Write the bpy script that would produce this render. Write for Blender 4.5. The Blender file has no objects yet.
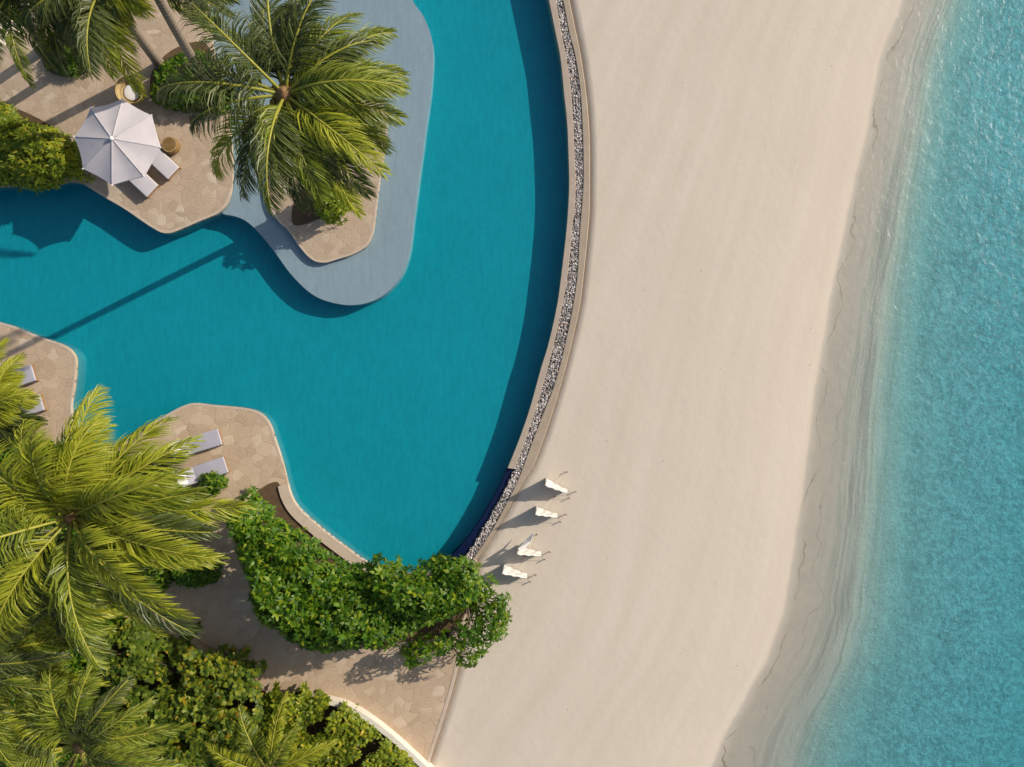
import bpy, bmesh, math, random
import numpy as np
from mathutils import Vector, Matrix
from mathutils.geometry import tessellate_polygon

R = math.radians
random.seed(7); rng = np.random.default_rng(11)
S = bpy.context.scene
COL = S.collection

# ------------------------------------------------------------ camera, sky, sun, exposure
HC, PPM = 34.0, 25.0                       # drone height above the terrace, pixels per metre there
cam_d = bpy.data.cameras.new("camera"); cam = bpy.data.objects.new("camera", cam_d); COL.objects.link(cam)
cam.location = (0, 0, HC); cam.rotation_euler = (0, 0, 0)
cam_d.sensor_width = 36.0; cam_d.lens = 36.0 * HC * PPM / 1024.0
cam_d.clip_start = 0.5; cam_d.clip_end = 1500
S.camera = cam

SUN_EL = R(30.0)
SX, SY = 0.905, 0.425                      # horizontal direction towards the sun
sun_az = math.atan2(SX, SY)                # clockwise from +Y
W = bpy.data.worlds.new("World"); S.world = W; W.use_nodes = True
wn = W.node_tree.nodes; wl = W.node_tree.links
bg = wn["Background"]; sky = wn.new("ShaderNodeTexSky")
sky.sky_type = 'NISHITA'; sky.sun_disc = False
sky.sun_elevation = SUN_EL; sky.sun_rotation = sun_az
sky.air_density = 1.0; sky.dust_density = 2.0; sky.ozone_density = 1.0
wl.new(sky.outputs[0], bg.inputs[0]); bg.inputs[1].default_value = 0.13
sun_d = bpy.data.lights.new("sun", 'SUN'); sun = bpy.data.objects.new("sun", sun_d); COL.objects.link(sun)
sun_d.energy = 4.6; sun_d.angle = R(0.5); sun_d.color = (1.0, 0.905, 0.785)
sv = Vector((SX * math.cos(SUN_EL), SY * math.cos(SUN_EL), math.sin(SUN_EL)))
sun.rotation_euler = sv.to_track_quat('Z', 'Y').to_euler()
S.view_settings.view_transform = 'Standard'; S.view_settings.look = 'None'
S.view_settings.exposure = 0.0; S.view_settings.gamma = 1.0
S.view_settings.use_curve_mapping = False
S.render.engine = 'CYCLES'
S.cycles.max_bounces = 6; S.cycles.transparent_max_bounces = 12
S.cycles.caustics_reflective = False; S.cycles.caustics_refractive = False

# ------------------------------------------------------------ helpers
def P(px, py, z=0.0):
    """real place of a photo point that lies at height z"""
    k = (HC - z) / HC / PPM
    return ((px - 512.0) * k, (383.5 - py) * k, z)

def tag(o, label=None, cat=None, group=None, kind=None):
    if label: o["label"] = label
    if cat: o["category"] = cat
    if group: o["group"] = group
    if kind: o["kind"] = kind
    return o

def link(name, me, mat=None, parent=None, loc=None):
    o = bpy.data.objects.new(name, me); COL.objects.link(o)
    if mat is not None and me is not None: me.materials.append(mat)
    if parent is not None: o.parent = parent
    if loc is not None: o.location = loc
    return o

def empty(name, loc, rz=0.0):
    o = bpy.data.objects.new(name, None); COL.objects.link(o)
    o.location = loc; o.rotation_euler = (0, 0, rz); o.empty_display_size = 0.3
    return o

def mesh(name, verts, faces, smooth=False):
    me = bpy.data.meshes.new(name)
    me.from_pydata([tuple(map(float, v)) for v in verts], [], [tuple(map(int, f)) for f in faces])
    me.update()
    if smooth:
        me.polygons.foreach_set("use_smooth", [True] * len(me.polygons))
    return me

def mesh_np(name, V, quads, tris, smooth=False):
    """quick mesh from numpy arrays of quads and triangles"""
    me = bpy.data.meshes.new(name)
    nq, nt = len(quads), len(tris)
    me.vertices.add(len(V)); me.vertices.foreach_set("co", np.asarray(V, dtype=np.float32).ravel())
    loops = np.concatenate([np.asarray(quads).ravel(), np.asarray(tris).ravel()]).astype(np.int32)
    me.loops.add(len(loops)); me.loops.foreach_set("vertex_index", loops)
    me.polygons.add(nq + nt)
    ls = np.concatenate([np.arange(nq) * 4, nq * 4 + np.arange(nt) * 3]).astype(np.int32)
    me.polygons.foreach_set("loop_start", ls)
    if smooth: me.polygons.foreach_set("use_smooth", np.ones(nq + nt, dtype=bool))
    me.update(calc_edges=True); me.validate()
    return me

def bm_mesh(name, bm, smooth=False):
    me = bpy.data.meshes.new(name); bm.to_mesh(me); bm.free()
    if smooth: me.polygons.foreach_set("use_smooth", [True] * len(me.polygons))
    return me

def catmull(pts, n=6, closed=False):
    out = []; N = len(pts); pts = [np.array(p, float) for p in pts]
    for i in range(N if closed else N - 1):
        if closed: p0, p1, p2, p3 = pts[i - 1], pts[i], pts[(i + 1) % N], pts[(i + 2) % N]
        else:
            p1, p2 = pts[i], pts[i + 1]
            p0 = pts[i - 1] if i else 2 * p1 - p2
            p3 = pts[i + 2] if i + 2 < N else 2 * p2 - p1
        # centripetal form
        def tj(a, b): return max(np.linalg.norm(b - a), 1e-6) ** 0.5
        t0 = 0; t1 = tj(p0, p1); t2 = t1 + tj(p1, p2); t3 = t2 + tj(p2, p3)
        for k in range(n):
            t = t1 + (t2 - t1) * k / n
            A1 = (t1 - t) / (t1 - t0) * p0 + (t - t0) / (t1 - t0) * p1
            A2 = (t2 - t) / (t2 - t1) * p1 + (t - t1) / (t2 - t1) * p2
            A3 = (t3 - t) / (t3 - t2) * p2 + (t - t2) / (t3 - t2) * p3
            B1 = (t2 - t) / (t2 - t0) * A1 + (t - t0) / (t2 - t0) * A2
            B2 = (t3 - t) / (t3 - t1) * A2 + (t - t1) / (t3 - t1) * A3
            out.append((t2 - t) / (t2 - t1) * B1 + (t - t1) / (t2 - t1) * B2)
    if not closed: out.append(pts[-1])
    return out

def resample(pts, n):
    p = np.array(pts, float); d = np.r_[0, np.cumsum(np.linalg.norm(np.diff(p, axis=0), axis=1))]
    t = np.linspace(0, d[-1], n)
    return np.stack([np.interp(t, d, p[:, k]) for k in range(p.shape[1])], axis=1)

def slab(name, outline, z0, z1, bevel=0.0, grow=0.0):
    """closed outline (world xy) pulled up from z0 to z1"""
    bm = bmesh.new()
    a = sum(p[0] * q[1] - q[0] * p[1] for p, q in zip(outline, outline[1:] + outline[:1]))
    if a < 0: outline = outline[::-1]
    lo = [bm.verts.new((p[0], p[1], z0)) for p in outline]
    hi = [bm.verts.new((p[0], p[1], z1)) for p in outline]
    n = len(lo)
    for i in range(n): bm.faces.new((lo[i], lo[(i + 1) % n], hi[(i + 1) % n], hi[i]))
    if not bevel:
        for t in tessellate_polygon([[Vector((p[0], p[1], 0)) for p in outline]]):
            bm.faces.new([hi[k] for k in t]); bm.faces.new([lo[k] for k in t])
        bmesh.ops.recalc_face_normals(bm, faces=bm.faces[:])
        return bm_mesh(name, bm)
    top = bm.faces.new(hi); bm.faces.new(lo[::-1])
    if bevel:
        bmesh.ops.bevel(bm, geom=[e for e in top.edges], offset=bevel, segments=2, affect='EDGES', clamp_overlap=True)
    bmesh.ops.triangulate(bm, faces=[f for f in bm.faces if len(f.verts) > 4])
    return bm_mesh(name, bm)

def sheet(name, outline, z):
    bm = bmesh.new()
    a = sum(p[0] * q[1] - q[0] * p[1] for p, q in zip(outline, outline[1:] + outline[:1]))
    if a < 0: outline = outline[::-1]
    vs = [bm.verts.new((p[0], p[1], z)) for p in outline]
    for t in tessellate_polygon([[Vector((p[0], p[1], 0)) for p in outline]]): bm.faces.new([vs[k] for k in t])
    bmesh.ops.recalc_face_normals(bm, faces=bm.faces[:])
    for f in bm.faces:
        if f.normal.z < 0: f.normal_flip()
    return bm_mesh(name, bm)

def prism_strip(name, L, Rr, z0, z1, bevel=0.012, foot=0.0):
    """solid band between two polylines (world xy); foot pushes the right side's base outward"""
    bm = bmesh.new(); rows = []
    for a, b in zip(L, Rr):
        a = np.array(a[:2]); b = np.array(b[:2]); d = (b - a) / (np.linalg.norm(b - a) + 1e-9)
        f = b + d * foot
        rows.append([bm.verts.new((*a, z0)), bm.verts.new((*a, z1 - bevel)), bm.verts.new((*(a + d * bevel), z1)),
                     bm.verts.new((*(b - d * bevel), z1)), bm.verts.new((*b, z1 - bevel)), bm.verts.new((*f, z0))])
    for r, s in zip(rows, rows[1:]):
        for k in range(6):
            bm.faces.new((r[k], r[(k + 1) % 6], s[(k + 1) % 6], s[k]))
    bm.faces.new(rows[0]); bm.faces.new(rows[-1][::-1])
    bmesh.ops.recalc_face_normals(bm, faces=bm.faces[:])
    return bm_mesh(name, bm)

def box_bm(bm, cx, cy, cz, sx, sy, sz, bevel=0.0, rot=None):
    r = bmesh.ops.create_cube(bm, size=1.0); vs = r['verts']
    for v in vs: v.co = Vector((v.co.x * sx, v.co.y * sy, v.co.z * sz))
    if bevel:
        es = list({e for v in vs for e in v.link_edges})
        g = bmesh.ops.bevel(bm, geom=es, offset=bevel, segments=3, affect='EDGES', clamp_overlap=True, profile=0.6)
        vs = list({v for f in g['faces'] for v in f.verts} | {v for v in vs if v.is_valid})
    M = Matrix.Translation((cx, cy, cz)) @ (rot.to_4x4() if rot is not None else Matrix.Identity(4))
    for v in vs: v.co = M @ v.co
    return vs

def tube(path, radii, seg=8, cap=True):
    path = [Vector(p) for p in path]; V = []; F = []
    up = Vector((0.13, 0.2, 1)).normalized()
    n = len(path)
    for i, p in enumerate(path):
        t = (path[min(i + 1, n - 1)] - path[max(i - 1, 0)]).normalized()
        a = t.cross(up)
        if a.length < 1e-3: a = t.cross(Vector((1, 0, 0)))
        a.normalize(); b = t.cross(a)
        for k in range(seg):
            w = 2 * math.pi * k / seg
            V.append(p + (a * math.cos(w) + b * math.sin(w)) * radii[i])
    for i in range(n - 1):
        for k in range(seg):
            F.append((i * seg + k, i * seg + (k + 1) % seg, (i + 1) * seg + (k + 1) % seg, (i + 1) * seg + k))
    if cap:
        F.append(tuple(range(seg))[::-1]); F.append(tuple((n - 1) * seg + k for k in range(seg)))
    return V, F

def joined(parts):
    V = []; F = []
    for v, f in parts:
        o = len(V); V += list(v); F += [tuple(i + o for i in q) for q in f]
    return V, F

# ------------------------------------------------------------ materials
class Mat:
    def __init__(s, name):
        s.m = bpy.data.materials.new(name); s.m.use_nodes = True
        s.n = s.m.node_tree.nodes; s.l = s.m.node_tree.links
        s.n.clear(); s.out = s.n.new("ShaderNodeOutputMaterial")
    def node(s, t, **kw):
        n = s.n.new(t)
        for k, v in kw.items():
            if k.startswith("i_"):
                key = k[2:]; key = int(key) if key.isdigit() else key.replace("_", " ")
                s.set(n.inputs[key], v)
            else: setattr(n, k, v)
        return n
    def set(s, inp, v):
        if isinstance(v, bpy.types.NodeSocket): s.l.new(v, inp)
        elif isinstance(v, bpy.types.Node): s.l.new(v.outputs[0], inp)
        else:
            if hasattr(inp.default_value, "__len__") and not hasattr(v, "__len__"): v = (v,) * len(inp.default_value)
            if hasattr(inp.default_value, "__len__") and len(inp.default_value) == 4 and len(v) == 3: v = (*v, 1)
            inp.default_value = v
    def pos(s): return s.node("ShaderNodeNewGeometry").outputs["Position"]
    def obj(s): return s.node("ShaderNodeTexCoord").outputs["Object"]
    def uv(s): return s.node("ShaderNodeTexCoord").outputs["UV"]
    def island(s): return s.node("ShaderNodeNewGeometry").outputs["Random Per Island"]
    def mapv(s, v, scale=(1, 1, 1), loc=(0, 0, 0), rot=(0, 0, 0)):
        return s.node("ShaderNodeMapping", i_Vector=v, i_Scale=scale, i_Location=loc, i_Rotation=rot).outputs[0]
    def noise(s, v, scale, detail=4, rough=0.55, dist=0.0, out=0):
        return s.node("ShaderNodeTexNoise", i_Vector=v, i_Scale=scale, i_Detail=detail, i_Roughness=rough, i_Distortion=dist).outputs[out]
    def ramp(s, f, stops, interp='LINEAR'):
        n = s.node("ShaderNodeValToRGB", i_Fac=f); e = n.color_ramp; e.interpolation = interp
        while len(e.elements) < len(stops): e.elements.new(0.5)
        for el, (p, c) in zip(e.elements, stops):
            el.position = p; el.color = (*c, 1) if hasattr(c, "__len__") else (c, c, c, 1)
        return n.outputs[0]
    def mix(s, f, a, b, mode='MIX'):
        n = s.node("ShaderNodeMix", data_type='RGBA', blend_type=mode)
        s.set(n.inputs[0], f); s.set(n.inputs[6], a); s.set(n.inputs[7], b)
        return n.outputs[2]
    def math(s, op, a, b=0.0, clamp=False):
        n = s.node("ShaderNodeMath", operation=op, use_clamp=clamp); s.set(n.inputs[0], a); s.set(n.inputs[1], b)
        return n.outputs[0]
    def bump(s, h, strength=0.5, dist=0.02, normal=None):
        n = s.node("ShaderNodeBump", i_Height=h, i_Strength=strength, i_Distance=dist)
        if normal is not None: s.set(n.inputs["Normal"], normal)
        return n.outputs[0]
    def bsdf(s, col, rough=0.7, normal=None, spec=0.3, metal=0.0):
        n = s.node("ShaderNodeBsdfPrincipled")
        s.set(n.inputs["Base Color"], col); s.set(n.inputs["Roughness"], rough)
        s.set(n.inputs["Specular IOR Level"], spec); s.set(n.inputs["Metallic"], metal)
        if normal is not None: s.l.new(normal, n.inputs["Normal"])
        s.l.new(n.outputs[0], s.out.inputs[0]); return n

def m_flagstone(name, tint=(1, 1, 1), scale=2.9):
    m = Mat(name); p = m.pos()
    wob = m.node("ShaderNodeVectorMath", operation='ADD')
    m.set(wob.inputs[0], p)
    w2 = m.node("ShaderNodeVectorMath", operation='SCALE'); m.set(w2.inputs[0], m.noise(p, 2.2, 2, 0.5, 0, 1)); w2.inputs[3].default_value = 0.35
    m.set(wob.inputs[1], w2.outputs[0]); v = wob.outputs[0]
    v1 = m.node("ShaderNodeTexVoronoi", voronoi_dimensions='2D', i_Vector=v, i_Scale=scale)
    e1 = m.node("ShaderNodeTexVoronoi", voronoi_dimensions='2D', feature='DISTANCE_TO_EDGE', i_Vector=v, i_Scale=scale)
    sep = m.node("ShaderNodeSeparateColor", i_Color=v1.outputs["Color"])
    stone = m.ramp(sep.outputs[0], [(0.0, (.33, .245, .165)), (0.3, (.44, .335, .235)), (0.5, (.40, .30, .21)), (0.7, (.49, .385, .275)), (0.85, (.43, .315, .215)), (0.94, (.51, .41, .30)), (1.0, (.57, .475, .36))])
    grime = m.noise(p, 0.9, 6, 0.65); fine = m.noise(p, 14, 5, 0.7)
    stone = m.mix(m.ramp(grime, [(0.35, 0.0), (0.68, 0.75)]), stone, (.37, .275, .185))
    stone = m.mix(m.ramp(fine, [(0.35, 0.0), (0.75, 0.5)]), stone, (.58, .465, .35))
    joint = m.ramp(e1.outputs["Distance"], [(0.0, 1.0), (0.022, 0.85), (0.05, 0.0)])
    patch = m.noise(p, 0.45, 3, 0.5)
    jw = m.math('MULTIPLY', joint, m.ramp(patch, [(0.3, 0.1), (0.7, 0.6)]))
    col = m.mix(jw, stone, (.36, .265, .185))
    col = m.mix(1.0, col, tint, 'MULTIPLY')
    h = m.math('SUBTRACT', m.math('MULTIPLY', fine, 0.35), m.math('MULTIPLY', joint, 0.8))
    h = m.math('ADD', h, m.math('MULTIPLY', sep.outputs[1], 0.6))
    m.bsdf(col, 0.75, m.bump(h, 0.35, 0.02), 0.25); return m.m

def m_stone(name, c1, c2, scale=3.0, rough=0.8, bumps=0.3, mott=9.0):
    m = Mat(name); p = m.pos()
    a = m.noise(p, scale, 5, 0.65); b = m.noise(p, mott * 2.2, 4, 0.7)
    col = m.mix(m.ramp(a, [(0.3, 0.0), (0.7, 1.0)]), c1, c2)
    col = m.mix(m.ramp(b, [(0.35, 0.0), (0.8, 0.4)]), col, tuple(x * 0.6 for x in c1))
    m.bsdf(col, rough, m.bump(b, bumps, 0.015), 0.25); return m.m

def m_tile(name, col, col2):
    m = Mat(name); p = m.pos()
    br = m.node("ShaderNodeTexBrick", i_Vector=p, i_Scale=1.0, i_Color1=col, i_Color2=col2, i_Mortar=tuple(x * 0.96 for x in col), offset=0.0)
    br.inputs["Mortar Size"].default_value = 0.006; br.inputs["Brick Width"].default_value = 0.15; br.inputs["Row Height"].default_value = 0.15
    n = m.noise(p, 0.35, 3, 0.5); st = m.noise(m.mapv(p, (6.5, 1.3, 1), rot=(0, 0, -0.25)), 1.0, 4, 0.65)
    c = m.mix(m.ramp(n, [(0.35, 0.0), (0.7, 0.35)]), br.outputs[0], tuple(x * 1.12 for x in col2))
    c = m.mix(m.ramp(st, [(0.42, 0.0), (0.7, 0.55)]), c, tuple(x * 0.82 for x in col))  # streaks put the light play of rippled water into the tile colour
    m.bsdf(c, 0.5, None, 0.2); return m.m

def m_water(name, absorb, density, scale, bump, rough, fac, stretch=(1, 1, 1), rot=0.0):
    m = Mat(name); p = m.pos()
    q = m.mapv(p, stretch, rot=(0, 0, rot))
    h = m.math('ADD', m.noise(q, scale, 4, 0.6, 0.4), m.math('MULTIPLY', m.noise(q, scale * 0.23, 2, 0.5), 1.5))
    nrm = m.bump(h, 1.0, bump)
    gl = m.node("ShaderNodeBsdfGlossy", i_Roughness=rough, i_Color=(.9, .95, 1)); m.l.new(nrm, gl.inputs["Normal"])
    tr = m.node("ShaderNodeBsdfTransparent", i_Color=(1, 1, 1))
    # Schlick reflectance, the same from above and from below the surface
    dt = m.node("ShaderNodeVectorMath", operation='DOT_PRODUCT')
    m.l.new(nrm, dt.inputs[0]); m.l.new(m.node("ShaderNodeNewGeometry").outputs["Incoming"], dt.inputs[1])
    om = m.math('SUBTRACT', 1.0, m.math('ABSOLUTE', dt.outputs["Value"]), True)
    f = m.math('MULTIPLY', m.math('ADD', 0.02, m.math('MULTIPLY', m.math('POWER', om, 5.0), 0.9)), fac, True)
    mx = m.node("ShaderNodeMixShader"); m.set(mx.inputs[0], f); m.l.new(tr.outputs[0], mx.inputs[1]); m.l.new(gl.outputs[0], mx.inputs[2])
    m.l.new(mx.outputs[0], m.out.inputs[0])
    va = m.node("ShaderNodeVolumeAbsorption", i_Color=absorb, i_Density=density)
    m.l.new(va.outputs[0], m.out.inputs[1]); return m.m

def m_leaf(name, stops, trans=(.12, .15, .012), rough=0.42, tf=0.38, objvar=0.0, blotch=None):
    m = Mat(name); r = m.island()
    if objvar:
        oi = m.node("ShaderNodeObjectInfo").outputs["Random"]
        r = m.math('ADD', m.math('MULTIPLY', r, 1 - objvar), m.math('MULTIPLY', oi, objvar))
    col = m.ramp(r, stops)
    if blotch:
        col = m.mix(m.ramp(m.noise(m.pos(), blotch[0], 3, 0.6), [(0.42, 0.0), (0.68, 0.8)]), col, blotch[1])
    pb = m.node("ShaderNodeBsdfPrincipled"); m.set(pb.inputs["Base Color"], col); pb.inputs["Roughness"].default_value = rough
    pb.inputs["Specular IOR Level"].default_value = 0.3
    t = m.node("ShaderNodeBsdfTranslucent"); m.set(t.inputs[0], m.mix(0.5, col, trans))
    mx = m.node("ShaderNodeMixShader"); mx.inputs[0].default_value = tf
    m.l.new(pb.outputs[0], mx.inputs[1]); m.l.new(t.outputs[0], mx.inputs[2]); m.l.new(mx.outputs[0], m.out.inputs[0])
    return m.m

def m_simple(name, col, rough=0.6, var=0.15, scale=20.0, bump=0.15, spec=0.3, metal=0.0):
    m = Mat(name); p = m.obj(); n = m.noise(p, scale, 4, 0.6)
    c = m.mix(m.ramp(n, [(0.3, 0.0), (0.75, 1.0)]), col, tuple(x * (1 - var * 2) for x in col))
    m.bsdf(c, rough, m.bump(n, bump, 0.006), spec, metal); return m.m

def m_fabric(name, col, tr=0.0):
    m = Mat(name); p = m.obj()
    wv = m.noise(p, 160, 2, 0.6); big = m.noise(p, 2.5, 4, 0.6)
    c = m.mix(m.ramp(big, [(0.35, 0.0), (0.75, 0.5)]), col, tuple(x * 0.82 for x in col))
    b = m.bsdf(c, 0.9, m.bump(m.math('ADD', m.math('MULTIPLY', wv, 0.25), big), 0.25, 0.03), 0.15)
    if tr:
        t = m.node("ShaderNodeBsdfTranslucent"); m.set(t.inputs[0], c)
        mx = m.node("ShaderNodeMixShader"); mx.inputs[0].default_value = tr
        m.l.new(b.outputs[0], mx.inputs[1]); m.l.new(t.outputs[0], mx.inputs[2]); m.l.new(mx.outputs[0], m.out.inputs[0])
    return m.m

def m_wicker(name, c1, c2):
    m = Mat(name); p = m.obj()
    wv = m.node("ShaderNodeTexWave", wave_type='RINGS', rings_direction='Z', i_Vector=p, i_Scale=9.0, i_Distortion=1.2, i_Detail=2.0)
    n = m.noise(p, 30, 3, 0.6)
    c = m.mix(wv.outputs["Fac"], c1, c2); c = m.mix(m.ramp(n, [(0.4, 0.0), (0.7, 0.5)]), c, tuple(x * 0.5 for x in c1))
    m.bsdf(c, 0.6, m.bump(m.math('ADD', wv.outputs["Fac"], n), 0.6, 0.02), 0.3); return m.m

def m_sand():
    """beach and sea bed; UV.x = metres seaward of the wet line (scaled), UV.y = metres along the beach"""
    m = Mat("coral_sand"); p = m.pos(); uv = m.uv()
    u = m.node("ShaderNodeSeparateXYZ", i_Vector=uv).outputs[0]
    v = m.node("ShaderNodeSeparateXYZ", i_Vector=uv).outputs[1]
    big = m.noise(p, 0.16, 4, 0.55); streak = m.noise(m.mapv(uv, (0.9, 0.09, 1)), 1.0, 4, 0.55)
    fine = m.noise(p, 34, 4, 0.75); mid = m.noise(p, 2.6, 5, 0.6)
    dry = m.mix(m.ramp(big, [(0.3, 0.0), (0.7, 1.0)]), (.575, .505, .415), (.55, .48, .39))
    dry = m.mix(m.ramp(streak, [(0.35, 0.0), (0.7, 0.75)]), dry, (.515, .445, .355))
    dry = m.mix(m.ramp(fine, [(0.55, 0.0), (0.85, 0.35)]), dry, (.45, .36, .27))
    vo = m.node("ShaderNodeTexVoronoi", voronoi_dimensions='2D', i_Vector=p, i_Scale=1.3)
    vs_ = m.node("ShaderNodeSeparateColor", i_Color=vo.outputs["Color"])
    spot = m.math('MULTIPLY', m.math('LESS_THAN', vo.outputs["Distance"], m.math('MULTIPLY', vs_.outputs[1], 0.045)), m.math('GREATER_THAN', vs_.outputs[0], 0.9))
    dry = m.mix(m.math('MULTIPLY', spot, 0.6), dry, (.26, .20, .14))
    # wet line wandering up and down the beach
    wob = m.noise(m.mapv(uv, (0.25, 0.55, 1)), 1.0, 6, 0.62)
    wob2 = m.noise(m.mapv(uv, (0.45, 0.5, 1), loc=(3, 7, 0)), 1.0, 4, 0.5)
    uw = m.math('ADD', u, m.math('MULTIPLY', m.math('SUBTRACT', wob, 0.5), 0.7))
    wet = m.ramp(m.math('ADD', m.math('MULTIPLY', uw, 0.5), 0.5), [(0.40, 0.0), (0.50, 0.5), (0.72, 1.0)])
    wetc = m.mix(m.ramp(mid, [(0.3, 0.0), (0.7, 1.0)]), (.42, .365, .285), (.37, .33, .262))
    col = m.mix(wet, dry, wetc)
    # thin swash marks
    us = m.math('ADD', u, m.math('MULTIPLY', m.math('SUBTRACT', wob2, 0.5), 2.6))
    for c0, w, s in ((0.40, 0.05, 0.85), (1.35, 0.05, 0.5)):
        d = m.math('ABSOLUTE', m.math('SUBTRACT', us, c0))
        br = m.ramp(m.noise(m.mapv(uv, (0.4, 0.5, 1), loc=(c0 * 9, 2, 0)), 1.0, 3, 0.5), [(0.42, 0.0), (0.54, 1.0)])
        k = m.math('MULTIPLY', m.math('MULTIPLY', m.ramp(m.math('DIVIDE', d, w), [(0.0, 1.0), (1.0, 0.0)]), s), br)
        k = m.math('MULTIPLY', k, m.ramp(u, [(0.0, 0.0), (0.12, 1.0)]))
        col = m.mix(k, col, (.17, .15, .105))
    # sea bed; mottle and pale flecks paint caustics and glint into its colour
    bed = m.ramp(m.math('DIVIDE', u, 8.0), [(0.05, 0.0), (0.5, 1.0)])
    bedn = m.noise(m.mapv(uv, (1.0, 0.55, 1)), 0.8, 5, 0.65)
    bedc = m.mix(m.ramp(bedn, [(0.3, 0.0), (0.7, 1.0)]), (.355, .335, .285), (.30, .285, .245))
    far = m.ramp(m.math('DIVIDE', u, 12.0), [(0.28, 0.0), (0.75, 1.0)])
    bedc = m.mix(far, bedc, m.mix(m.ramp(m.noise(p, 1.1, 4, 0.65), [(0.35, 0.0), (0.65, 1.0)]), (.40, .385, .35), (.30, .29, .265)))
    caustic_fleck = m.math('MULTIPLY', m.ramp(m.noise(p, 4.2, 5, 0.75), [(0.45, 0.0), (0.6, 0.75)]), far)
    bedc = m.mix(caustic_fleck, bedc, (.56, .55, .51))
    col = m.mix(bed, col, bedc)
    uvw = m.node("ShaderNodeVectorMath", operation='ADD'); m.set(uvw.inputs[0], uv)
    uvs = m.node("ShaderNodeVectorMath", operation='SCALE'); m.set(uvs.inputs[0], m.noise(m.mapv(uv, (0.35, 0.3, 1)), 1.0, 4, 0.6, 0, 1)); uvs.inputs[3].default_value = 0.9
    m.set(uvw.inputs[1], uvs.outputs[0]); uvw = uvw.outputs[0]
    # sand ripples running with the shore, then choppy bottom further out
    wr = m.node("ShaderNodeTexNoise", i_Vector=m.mapv(uvw, (3.6, 0.2, 1)), i_Scale=1.0, i_Detail=2.0, i_Roughness=0.5, i_Distortion=0.3).outputs[0]
    cross = m.noise(m.mapv(uv, (7, 10, 1)), 1.0, 4, 0.7)
    zone = m.math('MULTIPLY', m.ramp(m.math('DIVIDE', u, 8), [(0.16, 0.0), (0.32, 1.0)]), m.ramp(m.math('DIVIDE', u, 8), [(0.42, 1.0), (0.7, 0.0)]))
    rip = m.math('MULTIPLY', m.math('ADD', m.math('MULTIPLY', wr, 0.9), m.math('MULTIPLY', cross, 0.6)), zone)
    chop = m.math('ADD', m.noise(p, 6.5, 5, 0.75), m.noise(p, 1.5, 2, 0.6))
    chopz = m.ramp(m.math('DIVIDE', u, 8), [(0.3, 0.0), (0.6, 1.0)])
    col = m.mix(m.math('MULTIPLY', zone, m.ramp(wr, [(0.46, 0.0), (0.62, 0.6)])), col, (.21, .20, .165))
    dryz = m.ramp(m.math('ADD', m.math('MULTIPLY', u, 0.2), 1.0), [(0.9, 1.0), (1.0, 0.12)])
    foot = m.math('MULTIPLY', m.math('ADD', m.math('MULTIPLY', mid, 0.55), m.math('MULTIPLY', fine, 0.14)), dryz)
    n1 = m.bump(foot, 0.5, 0.05)
    n2 = m.bump(rip, 0.7, 0.05, n1)
    n3 = m.bump(m.math('MULTIPLY', chop, chopz), 0.8, 0.09, n2)
    m.bsdf(col, m.mix(wet, (.9,) * 3, (.55,) * 3), n3, 0.2); return m.m

M_FLAG = m_flagstone("flagstone"); M_FLAG2 = m_flagstone("path_flagstone", (1.06, 1.04, 1.0), 2.6)
M_COPE = m_stone("pale_coping", (.56, .46, .36), (.48, .385, .295), 3.0, 0.75, 0.15)
M_WALL = m_stone("wall_stone", (.44, .36, .285), (.37, .30, .235), 2.2)
M_OUTER = m_stone("outer_wall_stone", (.40, .325, .24), (.34, .27, .195), 2.2)
M_RENDER = m_stone("white_render", (.74, .69, .60), (.66, .60, .51), 1.5, 0.7, 0.1)
M_SOIL = m_stone("garden_soil", (.085, .055, .03), (.15, .095, .05), 6.0, 0.95, 0.8, 16)
M_SHELF = m_tile("shelf_tile", (.265, .315, .355), (.28, .335, .375))
M_FLOOR = m_tile("pool_tile", (.012, .262, .315), (.013, .285, .34))
M_BASIN = m_tile("basin_tile", (.06, .21, .25), (.065, .225, .265))
M_NAVY = m_tile("navy_tile", (.002, .007, .04), (.003, .009, .048))
M_POOLW = m_water("pool_water", (.45, .955, .975), 1.0, 1.6, 0.02, 0.06, 1.0, (1.6, 0.8, 1), 0.3)
M_SEAW = m_water("sea_water", (.60, .92, .96), 1.0, 3.0, 0.05, 0.34, 1.0, (1, 1, 1), 0)
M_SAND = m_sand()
m = Mat("pebble"); r_ = m.island()
m.bsdf(m.ramp(r_, [(0.0, (.07, .066, .07)), (0.2, (.16, .15, .145)), (0.42, (.32, .285, .26)), (0.62, (.48, .43, .39)), (0.85, (.68, .64, .60)), (1.0, (.30, .19, .13))]), 0.6, None, 0.3)
M_PEBBLE = m.m
PALM = [(0.0, (.055, .075, .012)), (0.3, (.13, .175, .016)), (0.65, (.26, .305, .026)), (1.0, (.47, .50, .13))]  # wide leaflet tones also put crown highlights and shadows into the colour
M_FROND = m_leaf("palm_leaf", PALM, (.26, .30, .014), 0.36, 0.36, 0.22)
M_FRONDY = m_leaf("yellowing_sunlit_palm_leaf", [(0.0, (.13, .165, .014)), (0.5, (.33, .36, .022)), (1.0, (.54, .52, .06))], (.42, .44, .014), 0.42, 0.38, 0.2)  # yellow of old fronds; also paints sunlit fronds brighter
M_FRONDD = m_leaf("dark_palm_leaf", [(0.0, (.03, .048, .012)), (0.6, (.085, .112, .022)), (1.0, (.28, .29, .12))], (.13, .17, .014), 0.38, 0.3, 0.35)  # darker leaf for variety; also paints shade on the crowns' dim side
M_FRONDB = m_leaf("dry_palm_leaf", [(0.0, (.15, .09, .04)), (1.0, (.30, .2, .09))], (.2, .12, .04), 0.7, 0.2)
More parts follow.
